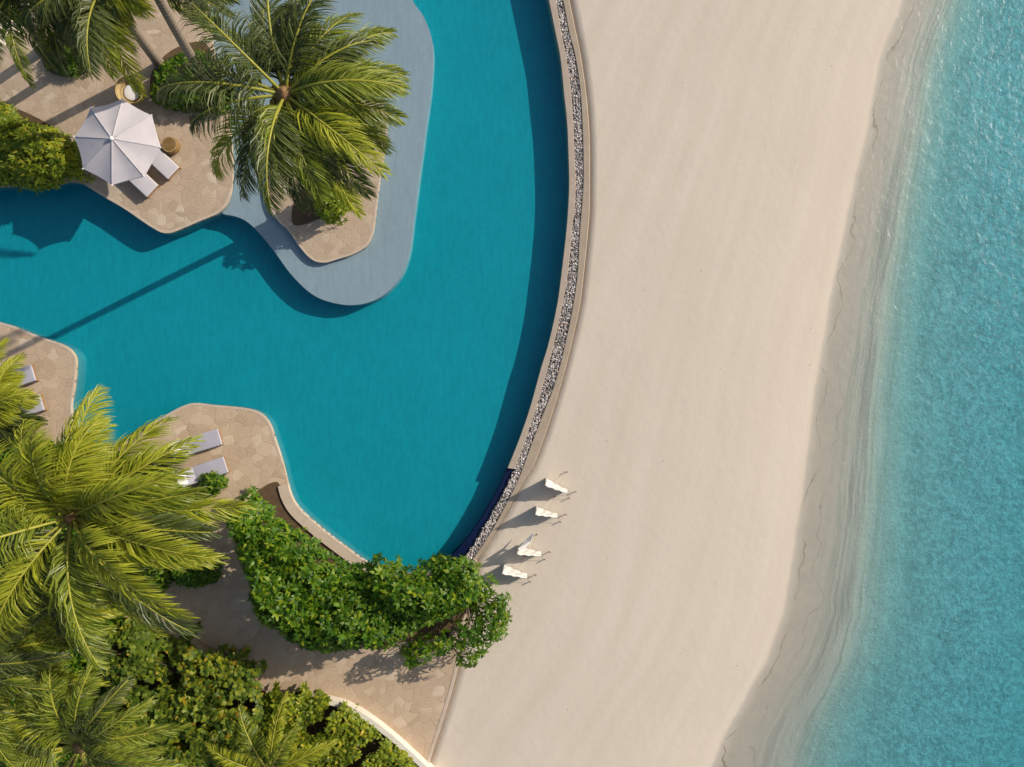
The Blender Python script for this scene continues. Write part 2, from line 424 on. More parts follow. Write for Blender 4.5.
M_RACH = m_simple("frond_rachis", (.33, .32, .04), 0.45, 0.15, 6, 0.05)
M_RACHD = m_simple("dry_rachis", (.24, .15, .06), 0.6, 0.2, 6, 0.05)
M_HEDGE = m_leaf("hedge_leaf", [(0.0, (.018, .055, .004)), (0.4, (.07, .17, .006)), (0.75, (.145, .25, .009)), (1.0, (.29, .33, .013))], (.15, .29, .006), 0.45, 0.38, 0, (0.9, (.045, .115, .005)))
M_HEDGEY = m_leaf("yellow_green_leaf", [(0.0, (.05, .085, .010)), (0.4, (.20, .26, .014)), (0.8, (.36, .40, .02)), (1.0, (.46, .36, .03))], (.32, .38, .012), 0.5, 0.38, 0, (1.1, (.12, .18, .012)))
M_BUSH = m_leaf("broad_leaf", [(0.0, (.04, .075, .012)), (0.4, (.13, .19, .015)), (0.78, (.27, .31, .02)), (0.96, (.36, .32, .02)), (1.0, (.46, .22, .02))], (.22, .30, .012), 0.5, 0.36, 0, (0.6, (.08, .135, .012)))
M_LIME = m_leaf("lime_leaf", [(0.0, (.10, .16, .008)), (0.6, (.20, .27, .012)), (1.0, (.30, .33, .02))], (.26, .34, .01), 0.4, 0.4)
M_BRANCH = m_simple("branch_bark", (.13, .095, .06), 0.85, 0.2, 12, 0.3)
m = Mat("palm_bark"); p_ = m.obj()
wv_ = m.node("ShaderNodeTexWave", wave_type='BANDS', bands_direction='Z', i_Vector=p_, i_Scale=1.9, i_Distortion=3.0, i_Detail=2.0)
c_ = m.mix(m.noise(p_, 5, 5, 0.65), (.36, .29, .225), (.20, .155, .115)); c_ = m.mix(m.math('MULTIPLY', wv_.outputs["Fac"], 0.4), c_, (.11, .085, .065))
m.bsdf(c_, 0.85, m.bump(wv_.outputs["Fac"], 0.6, 0.03), 0.2); M_BARK = m.m
M_FIBRE = m_simple("palm_fibre", (.34, .20, .085), 0.9, 0.3, 18, 0.5)
M_NUT = m_simple("coconut_husk", (.30, .19, .05), 0.55, 0.2, 8, 0.1)
M_CANVAS = m_fabric("parasol_canvas", (.60, .56, .575), 0.1)
M_SAIL = m_fabric("white_canvas", (.70, .67, .62), 0.06)
M_CUSH = m_fabric("lounger_cushion", (.56, .535, .56))
M_CUSHG = m_fabric("grey_lounger_cushion", (.40, .385, .43))
M_PILLOW = m_fabric("white_pillow", (.80, .79, .77))
M_TEAK = m_simple("teak_wood", (.34, .185, .075), 0.6, 0.2, 14, 0.2)
M_POLE = m_simple("pale_wood_pole", (.42, .30, .18), 0.6, 0.2, 14, 0.2)
M_WHITE = m_simple("white_metal", (.78, .77, .75), 0.4, 0.03, 6, 0.02)
M_WICK = m_wicker("brown_wicker", (.30, .185, .06), (.16, .09, .03))
M_WICKP = m_wicker("pale_wicker", (.55, .42, .20), (.34, .245, .10))
M_ROPE = m_simple("guy_rope", (.30, .26, .2), 0.9, 0.1, 30, 0.1)

# ------------------------------------------------------------ traced lines of the pool, terraces, wall, shore (photo points)
Z_WATER, Z_SHELF, Z_FLOOR = -0.12, -0.21, -0.86
inner = [(508, -150), (535, -60), (548.7, 0), (555, 31), (560, 56), (563.8, 93), (566.9, 122), (568.3, 154), (569, 180), (568.5, 200), (566.3, 230), (561, 276), (557.5, 302), (548, 345), (541.5, 366), (529, 410.6), (518, 442), (507.5, 468)]
grav_l = [(515, -150), (541.5, -60), (555.7, 0), (561, 31), (566, 56), (571, 90), (573, 122), (574.6, 154), (575.6, 186), (574.8, 205), (572, 230), (567.5, 276), (562.5, 305), (552.4, 350), (541, 392), (528, 432), (514.5, 469), (501, 497), (486.5, 523), (470, 551), (458, 564)]
grav_r = [(522, -150), (548, -60), (562.7, 0), (568.7, 31), (575, 56), (580, 90), (582, 122), (583, 154), (583, 186), (581, 212), (579, 240), (577, 276), (573.7, 300), (568, 330), (555.5, 381), (545.6, 407), (532, 442), (519, 477), (506.6, 503), (492, 530), (473.7, 557.7), (468, 565)]
outer = [(528, -150), (554.5, -60), (569.4, 0), (576, 31), (581, 56), (586, 90), (589, 122), (590, 154), (590, 186), (589.7, 212), (587.5, 240), (583.7, 276), (581, 300), (575, 330), (561, 385), (545.6, 434), (532, 469), (526.6, 477), (504.7, 515.7), (486.5, 546.7), (477, 560)]
path_e = [(477, 560), (468, 606), (457, 672), (445, 715), (432, 755), (420, 800), (395, 900), (380, 950)]
navy_l = [(507.5, 468), (498, 489), (486.5, 510), (468, 538), (450, 557.7)]
shelf = [(205, -150), (375, -150), (398, -45), (412.5, 0), (424, 17.5), (432.5, 42.5), (431.5, 85), (426, 127), (417.5, 192), (414, 218), (409, 255), (400, 277.5), (380, 297.5), (355, 305), (330, 302), (312.5, 294.5), (292.5, 276), (275, 252.5), (260, 234), (248, 222.5), (237.5, 217), (222.5, 214)]
deckA = [(210, -150), (210, -60), (210, 0), (212, 40), (221, 75), (227, 95), (230, 120), (232, 150), (232.5, 175), (231.5, 188), (230, 196), (225.5, 206), (218, 213.2), (200, 221), (179, 230), (170, 233), (162, 232.7), (152.5, 228), (139, 219), (124, 208.7), (104, 197), (84, 184.5), (72, 182), (40, 184), (0, 187), (-60, 190), (-150, 193)]
island = [(277, 220), (268, 200), (267, 170), (276, 140), (292, 116), (318, 101), (350, 96), (378, 99), (386.5, 112), (387, 132), (383, 163), (378, 195), (375, 222), (372, 236), (366.5, 246), (352.5, 254.5), (338, 259), (326, 262.5), (317, 262), (309.5, 258), (300, 247.5), (287.5, 230)]
deckS = [(-150, 285), (-60, 306), (0, 322.5), (12.5, 326), (37.5, 336), (63, 345), (71.5, 351), (75.5, 358), (76, 367), (74, 387.5), (71.3, 405), (72.5, 422), (79, 437), (95, 446), (120, 444), (140, 433), (153.6, 422.5), (170, 412.5), (184, 405.5), (194, 403), (212, 404.8), (248, 408.6), (261, 413.5), (269.5, 423), (276, 441), (283, 463), (290.5, 492), (297, 505), (318, 525), (345, 546), (366, 561), (384, 569), (404, 573), (430, 571), (452, 561)]

def W2(pts, z=0.0): return [P(x, y, z)[:2] for x, y in pts]
def smooth_world(pts, z=0.0, n=5, closed=False): return [tuple(p) for p in catmull(W2(pts, z), n, closed)]

# ------------------------------------------------------------ ground sheet: beach, shore and sea bed in one
Z_SAND, Z_SEA = -0.15, -1.0
shore_px = [(935, -150), (912, -40), (899.5, 0), (877, 60), (865, 127), (851, 185), (839, 243), (828, 294), (823.5, 326), (814, 377), (808, 427), (800, 493), (789, 566), (781.5, 613), (763, 664), (737, 708), (723, 734), (710, 767), (690, 820), (655, 900)]
sh = np.array([P(x + 4, y, Z_SEA)[:2] for x, y in shore_px])[::-1]       # rising y
so = np.array([P(x, y, 0)[:2] for x, y in (outer + path_e[1:])])[::-1]
def x_shore(y):
    y = np.asarray(y, float); x = np.interp(y, sh[:, 1], sh[:, 0])
    x = np.where(y > sh[-1, 1], sh[-1, 0] + 40 * np.tanh((y - sh[-1, 1]) * 0.22 / 40), x)
    return np.where(y < sh[0, 1], sh[0, 0] - 40 * np.tanh((sh[0, 1] - y) * 0.35 / 40), x)
def x_out(y):
    y = np.asarray(y, float); x = np.interp(y, so[:, 1], so[:, 0])
    return x
def u_scale(y): return np.interp(y, [-16, 16], [1.0, 1.75])
def depth(ue): return np.interp(ue, [0, 1.5, 3.2, 4.5, 6, 8, 12, 18, 40, 120, 400], [0, .05, .22, .62, 1.0, 1.2, 1.42, 1.75, 2.6, 4.5, 6.5])
ys = np.r_[-300, -200, -120, -70, -45, -32, -26, np.arange(-21.5, 21.6, 0.3), 26, 32, 45, 70, 120, 200, 300]
ts = np.linspace(0, 1, 34)
ue_out = np.r_[np.arange(0.3, 14, 0.35), 15, 17, 20, 25, 32, 45, 70, 110, 180, 300, 450]
V = []; UV = []
for y in ys:
    xs = float(x_shore(y)); xo = float(x_out(y)); us = float(u_scale(y))
    off = abs(y) > 22
    lf = -0.10 if off else -2.6
    for x, z in ((-400, -0.4), (-120, -0.2), (-60, -0.1), (-27.5, -0.1), (-26.5, lf), (xo - 0.5, lf), (xo - 0.30, lf if not off else Z_SAND), (xo - 0.03, Z_SAND)):
        V.append((x, y, z)); UV.append(((x - xs) * us, y))
    for t in ts[1:]:
        x = xo + (xs - xo) * t
        tt = min(1.0, t / 1.0); z = Z_SAND + (Z_SEA + 0.0 - Z_SAND) * (0.35 * tt + 0.65 * tt ** 3)
        V.append((x, y, z)); UV.append(((x - xs) * us, y))
    for e in ue_out:
        V.append((xs + e / us, y, Z_SEA - float(depth(e)))); UV.append((e, y))
nc = 8 + len(ts) - 1 + len(ue_out); nr = len(ys)
V = np.array(V); UV = np.array(UV)
# hollows and humps of trodden sand
hm = np.sin(V[:, 0] * 1.9 + V[:, 1] * 0.7) * np.sin(V[:, 1] * 1.3 - V[:, 0] * 0.6) * 0.004
ii, jj = np.meshgrid(np.arange(nr - 1), np.arange(nc - 1), indexing='ij')
a = (ii * nc + jj).ravel(); quads = np.stack([a, a + 1, a + 1 + nc, a + nc], 1)
cc = np.arange(len(V)) % nc
V[:, 2] += np.where((cc > 8) & (cc < 8 + len(ts) - 4), hm, 0)
gm = mesh_np("sandy_ground", V, quads, np.zeros((0, 3), int), True)
uvl = gm.uv_layers.new(name="UVMap")
li = np.zeros(len(gm.loops), dtype=np.int32); gm.loops.foreach_get("vertex_index", li)
uvl.data.foreach_set("uv", UV[li].astype(np.float32).ravel())
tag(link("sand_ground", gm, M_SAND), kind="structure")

# sea body
yy = np.linspace(-280, 280, 120)
sl = [(float(x_shore(y)) - 1.6, float(y)) for y in yy]
tag(link("sea_water", slab("sea_water", [(440, -280)] + [(440, 280)] + sl[::-1], -9.0, Z_SEA + 0.012), M_SEAW), kind="structure")

# ------------------------------------------------------------ pool
inner_w = smooth_world(inner, 0, 5); navy_w = smooth_world(navy_l, 0, 4); gl_w = smooth_world(grav_l, 0, 5)
gr_w = smooth_world(grav_r, 0, 5); out_w = smooth_world(outer, 0, 5)
basin_edge = [(x + 0.12, y) for x, y in resample(gl_w, 80)]
pool_outline = [tuple(p) for p in basin_edge] + [P(452, 572)[:2], P(405, 585)[:2], P(340, 570)[:2], P(270, 510)[:2], P(250, 440)[:2], P(180, 425)[:2], P(150, 445)[:2], P(60, 455)[:2], P(40, 370)[:2], P(-150, 330)[:2], P(-150, 150)[:2], P(80, 150)[:2], P(180, 190)[:2], P(190, -150)[:2]]
def shrink(o, z): return o
tag(link("pool_floor", sheet("pool_floor", pool_outline, Z_FLOOR), M_FLOOR), kind="structure")
tag(link("pool_water", slab("pool_water", pool_outline, -1.0, Z_WATER), M_POOLW), kind="structure")
shelf_w = smooth_world(shelf, Z_SHELF, 5) + [P(205, 180)[:2]]
tag(link("pool_shelf", slab("pool_shelf", shelf_w, -1.05, Z_SHELF, 0.02), M_SHELF), kind="structure")
# navy overflow trough at the pool's low corner
n1 = resample(navy_w, 24); n2 = resample([p for p in gl_w if p[1] <= P(0, 468)[1]], 24)
tag(link("pool_overflow", prism_strip("pool_overflow", n1, n2 + np.array([0.05, 0]), -1.05, Z_WATER - 0.03, 0.01), M_NAVY), kind="structure")

# pool walls, gravel trough
def wall_thing(name, L, Rr, z0, z1, mat, label, cat="wall", foot=0.0, bevel=0.014):
    return tag(link(name, prism_strip(name, L, Rr, z0, z1, bevel, foot), mat), label, cat)
g_up = [p for p in gl_w if p[1] >= P(0, 469)[1]]
wall_thing("pool_wall", resample(inner_w, 110), resample(g_up, 110), -1.1, 0.0, M_WALL, "long curved low stone wall between the pool water and the pebble strip", "wall")
wall_thing("outer_wall", resample(gr_w, 120), resample(out_w, 120), -1.3, -0.02, M_OUTER, "curved tan stone wall between the pebble strip and the beach sand", "wall", 0.07, 0.03)
tag(link("pebble_bed", prism_strip("pebble_bed", resample(gl_w, 120), resample(gr_w, 120), -1.2, -0.10, 0.004), M_SOIL), kind="structure")
GL, GR = resample(gl_w, 400), resample(gr_w, 400)
bm = bmesh.new(); bmesh.ops.create_icosphere(bm, subdivisions=1, radius=1.0)
iv = np.array([v.co[:] for v in bm.verts]); itf = np.array([[v.index for v in f.verts] for f in bm.faces]); bm.free()
NP = 9000; k = rng.integers(2, 398, NP); w = rng.uniform(0.03, 0.97, NP)
c = GL[k] * (1 - w)[:, None] + GR[k] * w[:, None] + rng.normal(0, 0.02, (NP, 2))
sz = rng.uniform(0.022, 0.046, (NP, 1)) * rng.uniform(0.7, 1.25, (NP, 3)); sz[:, 2] *= 0.75
ang = rng.uniform(0, 6.28, NP); pv = iv[None] * sz[:, None, :] * rng.uniform(0.85, 1.15, (NP, 12, 1))
x = pv[..., 0] * np.cos(ang)[:, None] - pv[..., 1] * np.sin(ang)[:, None]; y = pv[..., 0] * np.sin(ang)[:, None] + pv[..., 1] * np.cos(ang)[:, None]
pz = rng.uniform(-0.10, -0.055, NP)
pv = np.stack([x + c[:, 0:1], y + c[:, 1:2], pv[..., 2] + pz[:, None]], 2).reshape(-1, 3)
pf = (itf[None] + (np.arange(NP) * 12)[:, None, None]).reshape(-1, 3)
tag(link("pebbles", mesh_np("pebbles", pv, np.zeros((0, 4), int), pf, True), M_PEBBLE), "mixed white grey and dark pebbles filling the strip along the curved wall", "pebbles", kind="stuff")

# terraces
def terrace(name, outline_w, mat):
    tag(link("pool_basin", slab("pool_basin", outline_w, -1.3, -0.17), M_BASIN), kind="structure")
    return tag(link(name, slab(name, outline_w, -0.165, 0.0, 0.015), mat), kind="structure")
terrace("stone_terrace", smooth_world(deckA, 0, 5), M_FLAG)
terrace("stone_terrace", smooth_world(island, 0, 5, True), M_FLAG)
south = smooth_world(deckS, 0, 5) + [P(458, 566)[:2], P(468, 566)[:2]] + smooth_world(path_e, 0, 4) + [P(-150, 950)[:2]]
terrace("stone_path", south, M_FLAG2)

def band(pts, w, z0, z1, mat, name, label=None, kind=None, cat=None, side=-1, n=5, closed=False):
    c = np.array([p for p in smooth_world(pts, 0, n, closed)])
    if closed: c = np.vstack([c, c[:1]])
    c = resample(c, max(12, int(np.linalg.norm(np.diff(c, axis=0), axis=1).sum() / 0.12)))
    t = np.gradient(c, axis=0); t /= np.linalg.norm(t, axis=1)[:, None]
    nrm = np.stack([-t[:, 1], t[:, 0]], 1) * side
    L, Rr = (c + nrm * w, c) if side > 0 else (c, c + nrm * w)
    return tag(link(name, prism_strip(name, L, Rr, z0, z1, 0.008), mat), label, cat, None, kind)
# thin pale lip along the terrace edges
band(deckA[9:22], 0.10, -0.163, 0.006, M_COPE, "terrace_edging", kind="structure", side=-1)
band(island, 0.09, -0.163, 0.006, M_COPE, "terrace_edging", kind="structure", side=-1, closed=True)
band(deckS[0:12], 0.09, -0.163, 0.006, M_COPE, "terrace_edging", kind="structure", side=-1)
band(deckS[15:26], 0.10, -0.163, 0.006, M_COPE, "terrace_edging", kind="structure", side=-1)
band(path_e, 0.14, -0.4, 0.012, M_COPE, "path_edging", kind="structure", side=-1)
# raised kerbs
k1 = [(288.5, 484), (290.5, 492), (297, 505), (318, 525), (345, 546), (366, 561), (384, 569), (404, 573), (430, 571), (454, 561)]
band(k1, 0.42, -0.163, 0.09, M_COPE, "pool_kerb", "tan stone kerb edging the pool in front of the big green hedge", cat="kerb", side=-1)
k2 = [(303, 691), (316, 693), (331, 695.5), (350, 701), (370, 712.5), (390, 727.5), (410, 745), (432, 766), (455, 792)]
band(k2, 0.22, -0.3, 0.42, M_RENDER, "garden_wall", "low white curved garden wall beside the lower stone path", cat="wall", side=-1)

# planting beds
def bed(pts, z=0.008): tag(link("planting_bed", sheet("planting_bed", smooth_world(pts, 0, 4, True), z), M_SOIL), kind="structure")
bed([(255, 493), (278, 482), (284, 505), (299, 523), (330, 548), (354, 566), (400, 588), (468, 590), (455, 630), (400, 642), (330, 642), (262, 612), (250, 570), (236, 520)], 0.022)
bed([(42, 50), (52, 33), (80, 35), (95, 48), (93, 66), (82, 75), (62, 76), (45, 68)])
bed([(150, 90), (152, 72), (172, 50), (203, 42), (213, 55), (226, 88), (229, 108), (205, 107), (165, 105), (152, 100)])
bed([(-60, 100), (5, 105), (50, 125), (74, 145), (80, 165), (75, 176), (30, 181), (-60, 184)])
bed([(294, 225), (293, 205), (303, 188), (340, 180), (352, 195), (345, 210), (322, 218)])
bed([(100, 640), (150, 625), (200, 655), (245, 668), (270, 695), (300, 692), (330, 699), (352, 707), (372, 718), (392, 734), (412, 752), (430, 770), (440, 800), (430, 900), (-100, 900), (-120, 440), (60, 450), (150, 470), (190, 490), (205, 520), (190, 560), (150, 590)])

# ------------------------------------------------------------ foliage makers
def leaf_clumps(C, N, size, nleaf=8, lw=0.42, elev=(5, 60)):
    """rosettes of curved leaves at points C with axes N"""
    n = len(C); N = N / np.linalg.norm(N, axis=1)[:, None]
    ref = np.where(np.abs(N[:, 2:3]) < 0.9, np.array([[0, 0, 1.0]]), np.array([[1.0, 0, 0]]))
    A = np.cross(N, ref); A /= np.linalg.norm(A, axis=1)[:, None]; B = np.cross(N, A)
    ph = rng.uniform(0, 6.28, (n, 1)) + np.arange(nleaf)[None] * 2.4 + rng.normal(0, 0.25, (n, nleaf))
    el = np.radians(rng.uniform(elev[0], elev[1], (n, nleaf)))
    L = size[:, None] * rng.uniform(0.65, 1.1, (n, nleaf))
    rad = A[:, None] * np.cos(ph)[..., None] + B[:, None] * np.sin(ph)[..., None]
    sid = -A[:, None] * np.sin(ph)[..., None] + B[:, None] * np.cos(ph)[..., None]
    ax = N[:, None]
    ce, se = np.cos(el)[..., None], np.sin(el)[..., None]
    d = rad * ce + ax * se; e2 = np.clip(se - 0.55, -1, 1); d2 = rad * np.sqrt(1 - e2 ** 2) + ax * e2
    L = L[..., None]; Wd = L * lw * 0.5
    base = C[:, None] + d * L * 0.05
    mid = C[:, None] + d * L * 0.55; tip = mid + d2 * L * 0.5
    dn = (ax * ce - rad * se) * Wd * 0.25
    Vv = np.stack([base - sid * Wd * 0.25, base + sid * Wd * 0.25, mid + sid * Wd + dn, mid - sid * Wd + dn, tip + sid * Wd * 0.35, tip - sid * Wd * 0.35], 2).reshape(-1, 3)
    o = np.arange(n * nleaf)[:, None] * 6
    Q = np.concatenate([o + np.array([[0, 1, 2, 3]]), o + np.array([[3, 2, 4, 5]])])
    return Vv, Q

def inside(poly, X, Y):
    r = np.zeros(len(X), bool); n = len(poly); j = n - 1
    for i in range(n):
        xi, yi = poly[i]; xj, yj = poly[j]
        r ^= ((yi > Y) != (yj > Y)) & (X < (xj - xi) * (Y - yi) / (yj - yi + 1e-12) + xi); j = i
    return r
def edge_dist(poly, X, Y):
    d = np.full(len(X), 1e9); n = len(poly)
    for i in range(n):
        a = np.array(poly[i]); b = np.array(poly[(i + 1) % n]); ab = b - a
        t = np.clip(((X - a[0]) * ab[0] + (Y - a[1]) * ab[1]) / (ab @ ab + 1e-12), 0, 1)
        d = np.minimum(d, np.hypot(X - a[0] - t * ab[0], Y - a[1] - t * ab[1]))
    return d
def lumps(X, Y, seed, s=1.0):
    r = np.random.default_rng(seed); h = 0
    for k in range(7):
        f = r.uniform(0.8, 2.6) * s; a = r.uniform(0, 6.28); h = h + np.sin(f * (X * math.cos(a) + Y * math.sin(a)) + r.uniform(0, 6.28))
    return h / 7.0

def shrub(name, poly_px, h, mat, label, cat, dens=26, size=(0.15, 0.24), seed=1, nleaf=8, lw=0.42, group=None, edge=0.7, stems=8, zb=0.0, lump=0.35, thin=0.0, elev=(5, 60), layers=(0.0, 0.7)):
    z_tr = h * 0.75
    poly = [tuple(p) for p in catmull(W2(poly_px, z_tr), 4, True)]
    pa = np.array(poly); lo, hi = pa.min(0), pa.max(0)
    cx, cy = pa.mean(0)
    root = empty(name, (cx, cy, zb)); tag(root, label, cat, group)
    n = int((hi - lo).prod() * dens * 2.2)
    X = rng.uniform(lo[0], hi[0], n); Y = rng.uniform(lo[1], hi[1], n)
    k = inside(poly, X, Y); X, Y = X[k], Y[k]
    if thin:
        g = lumps(X, Y, seed + 50, 2.4); k = g > thin; X, Y = X[k], Y[k]
    d = edge_dist(poly, X, Y); e = np.clip(d / edge, 0, 1)
    top = h * (0.35 + 0.65 * np.sqrt(1 - (1 - e) ** 2)) * (1 + lump * lumps(X, Y, seed, 1.3))
    Z = top - rng.uniform(layers[0], layers[1], len(X)) ** 1.5 * h * 0.75
    Z = np.maximum(Z, 0.08)
    eps = 0.12
    def tf(x, y):
        dd = np.where(inside(poly, x, y), edge_dist(poly, x, y), 0); ee = np.clip(dd / edge, 0, 1)
        return h * (0.35 + 0.65 * np.sqrt(1 - (1 - ee) ** 2)) * (1 + lump * lumps(x, y, seed, 1.3))
    gx = (tf(X + eps, Y) - tf(X - eps, Y)) / (2 * eps); gy = (tf(X, Y + eps) - tf(X, Y - eps)) / (2 * eps)
    N = np.stack([-gx * 0.6, -gy * 0.6, np.ones_like(gx)], 1) + rng.normal(0, 0.35, (len(X), 3)); N[:, 2] = np.abs(N[:, 2]) + 0.25
    C = np.stack([X - cx, Y - cy, Z], 1)
    s = rng.uniform(size[0], size[1], len(X))
    Vv, Q = leaf_clumps(C, N, s, nleaf, lw, elev)
    link("foliage", mesh_np("foliage", Vv, Q, np.zeros((0, 3), int)), mat, root)
    # stems from the soil up into the leaves
    parts = []
    pick = rng.choice(len(X), min(len(X), stems * 9), replace=False)
    bases = C[rng.choice(len(X), stems)][:, :2] * 0.7
    for q in pick:
        b = bases[np.argmin(((bases - C[q, :2]) ** 2).sum(1))]
        p0 = Vector((b[0], b[1], 0.0)); p2 = Vector(C[q]); p1 = (p0 + p2) / 2 + Vector((0, 0, 0.18 * h))
        parts.append(tube([p0, p1, p2], [0.03, 0.017, 0.007], 5, False))
    v, f = joined(parts); link("branches", mesh("branches", v, f, True), M_BRANCH, root)
    return root

def frond_mesh(c, az, e0, reach, droop, wind, seed, lf=0.9, wl=0.03, n_leaf=125, twist=0.0, tipcurl=1.0, lstart=0.17):
    """one coconut frond: curved rachis and two ranks of hanging leaflets, in world axes around c"""
    r = np.random.default_rng(seed); ns = 26
    def walk(L):
        p = np.zeros(3); el = e0; a = az; pts = [p.copy()]; ds = L / ns
        for i in range(ns):
            t = i / ns
            d = np.array([math.cos(el) * math.cos(a), math.cos(el) * math.sin(a), math.sin(el)])
            d = d + np.array(wind) * (0.15 + 0.75 * t) * 0.9; d /= np.linalg.norm(d)
            p = p + d * ds; pts.append(p.copy())
            el -= droop / ns * (0.35 + 1.3 * t * tipcurl)
        return np.array(pts)
    L = reach
    for _ in range(4):
        q = walk(L); hr = np.hypot(q[:, 0], q[:, 1]).max(); L = L * reach / max(hr, 0.2)
    L = min(L, reach * 1.7); q = walk(L)
    T = np.gradient(q, axis=0); T /= np.linalg.norm(T, axis=1)[:, None]
    tt = np.linspace(0, 1, ns + 1)
    rv, rf = tube([tuple(x) for x in q], [0.05 * (1 - 0.8 * t) + 0.004 for t in tt], 5, True)
    ph = []
    for side in (1, -1):
        t = np.sort(r.uniform(lstart, 0.995, n_leaf)); n = len(t)
        p = np.stack([np.interp(t, tt, q[:, k]) for k in range(3)], 1); d = np.stack([np.interp(t, tt, T[:, k]) for k in range(3)], 1)
        S_ = np.cross(d, np.array([0, 0, 1.0])); S_ /= np.linalg.norm(S_, axis=1)[:, None] + 1e-9
        U = np.cross(S_, d)
        ang = twist * t
        S2 = S_ * np.cos(ang)[:, None] + U * np.sin(ang)[:, None]; U2 = -S_ * np.sin(ang)[:, None] + U * np.cos(ang)[:, None]
        fw = np.radians(np.interp(t, [0, .4, 1], [38, 46, 68]) + r.normal(0, 6, n))
        lift = np.interp(t, [0, .5, 1], [0.35, 0.18, 0.02]) + r.normal(0, 0.12, n)
        dr = S2 * side * np.cos(fw)[:, None] + d * np.sin(fw)[:, None] + U2 * lift[:, None] + np.array(wind) * 0.5
        dr /= np.linalg.norm(dr, axis=1)[:, None]
        ll = lf * np.interp(t, [0, .12, .35, .7, 1], [.45, .8, 1, .78, .3]) * r.uniform(0.85, 1.1, n)
        g = r.uniform(0.3, 0.85, n)
        d2 = dr + np.array([0, 0, -1.0]) * g[:, None] + np.array(wind) * 1.0; d2 /= np.linalg.norm(d2, axis=1)[:, None]
        d3 = d2 + np.array([0, 0, -1.0]) * (g * 1.2)[:, None] + np.array(wind) * 1.3; d3 /= np.linalg.norm(d3, axis=1)[:, None]
        a0 = p; a1 = p + dr * (ll * 0.42)[:, None]; a2 = a1 + d2 * (ll * 0.33)[:, None]; a3 = a2 + d3 * (ll * 0.27)[:, None]
        wv = d - dr * (d * dr).sum(1)[:, None]; wv /= np.linalg.norm(wv, axis=1)[:, None] + 1e-9
        wv = wv + U2 * r.normal(0.1, 0.35, n)[:, None]; wv /= np.linalg.norm(wv, axis=1)[:, None]
        w_ = wl * np.interp(t, [0, .5, 1], [1, 1, .7]) * r.uniform(0.8, 1.2, n)
        ph.append(np.stack([a0 - wv * (w_ * .3)[:, None], a0 + wv * (w_ * .3)[:, None], a1 - wv * (w_ * .5)[:, None], a1 + wv * (w_ * .5)[:, None],
                            a2 - wv * (w_ * .38)[:, None], a2 + wv * (w_ * .38)[:, None], a3], 1).reshape(-1, 3))
    lv = np.concatenate(ph); nl = len(lv) // 7; o = np.arange(nl)[:, None] * 7
    Q = np.concatenate([o + np.array([[0, 1, 3, 2]]), o + np.array([[2, 3, 5, 4]])]); Tn = o + np.array([[4, 5, 6]])
    return lv, Q, Tn, rv, rf

def frond(root, c_local, az, e0, reach, droop, wind, seed, mat, rmat, **kw):
    lv, Q, Tn, rv, rf = frond_mesh(None, az, e0, reach, droop, wind, seed, **kw)
    o = link("frond", mesh_np("frond", lv, Q, Tn), mat, root, c_local)
    link("rachis", mesh("rachis", rv, rf, True), rmat, o)
    return o

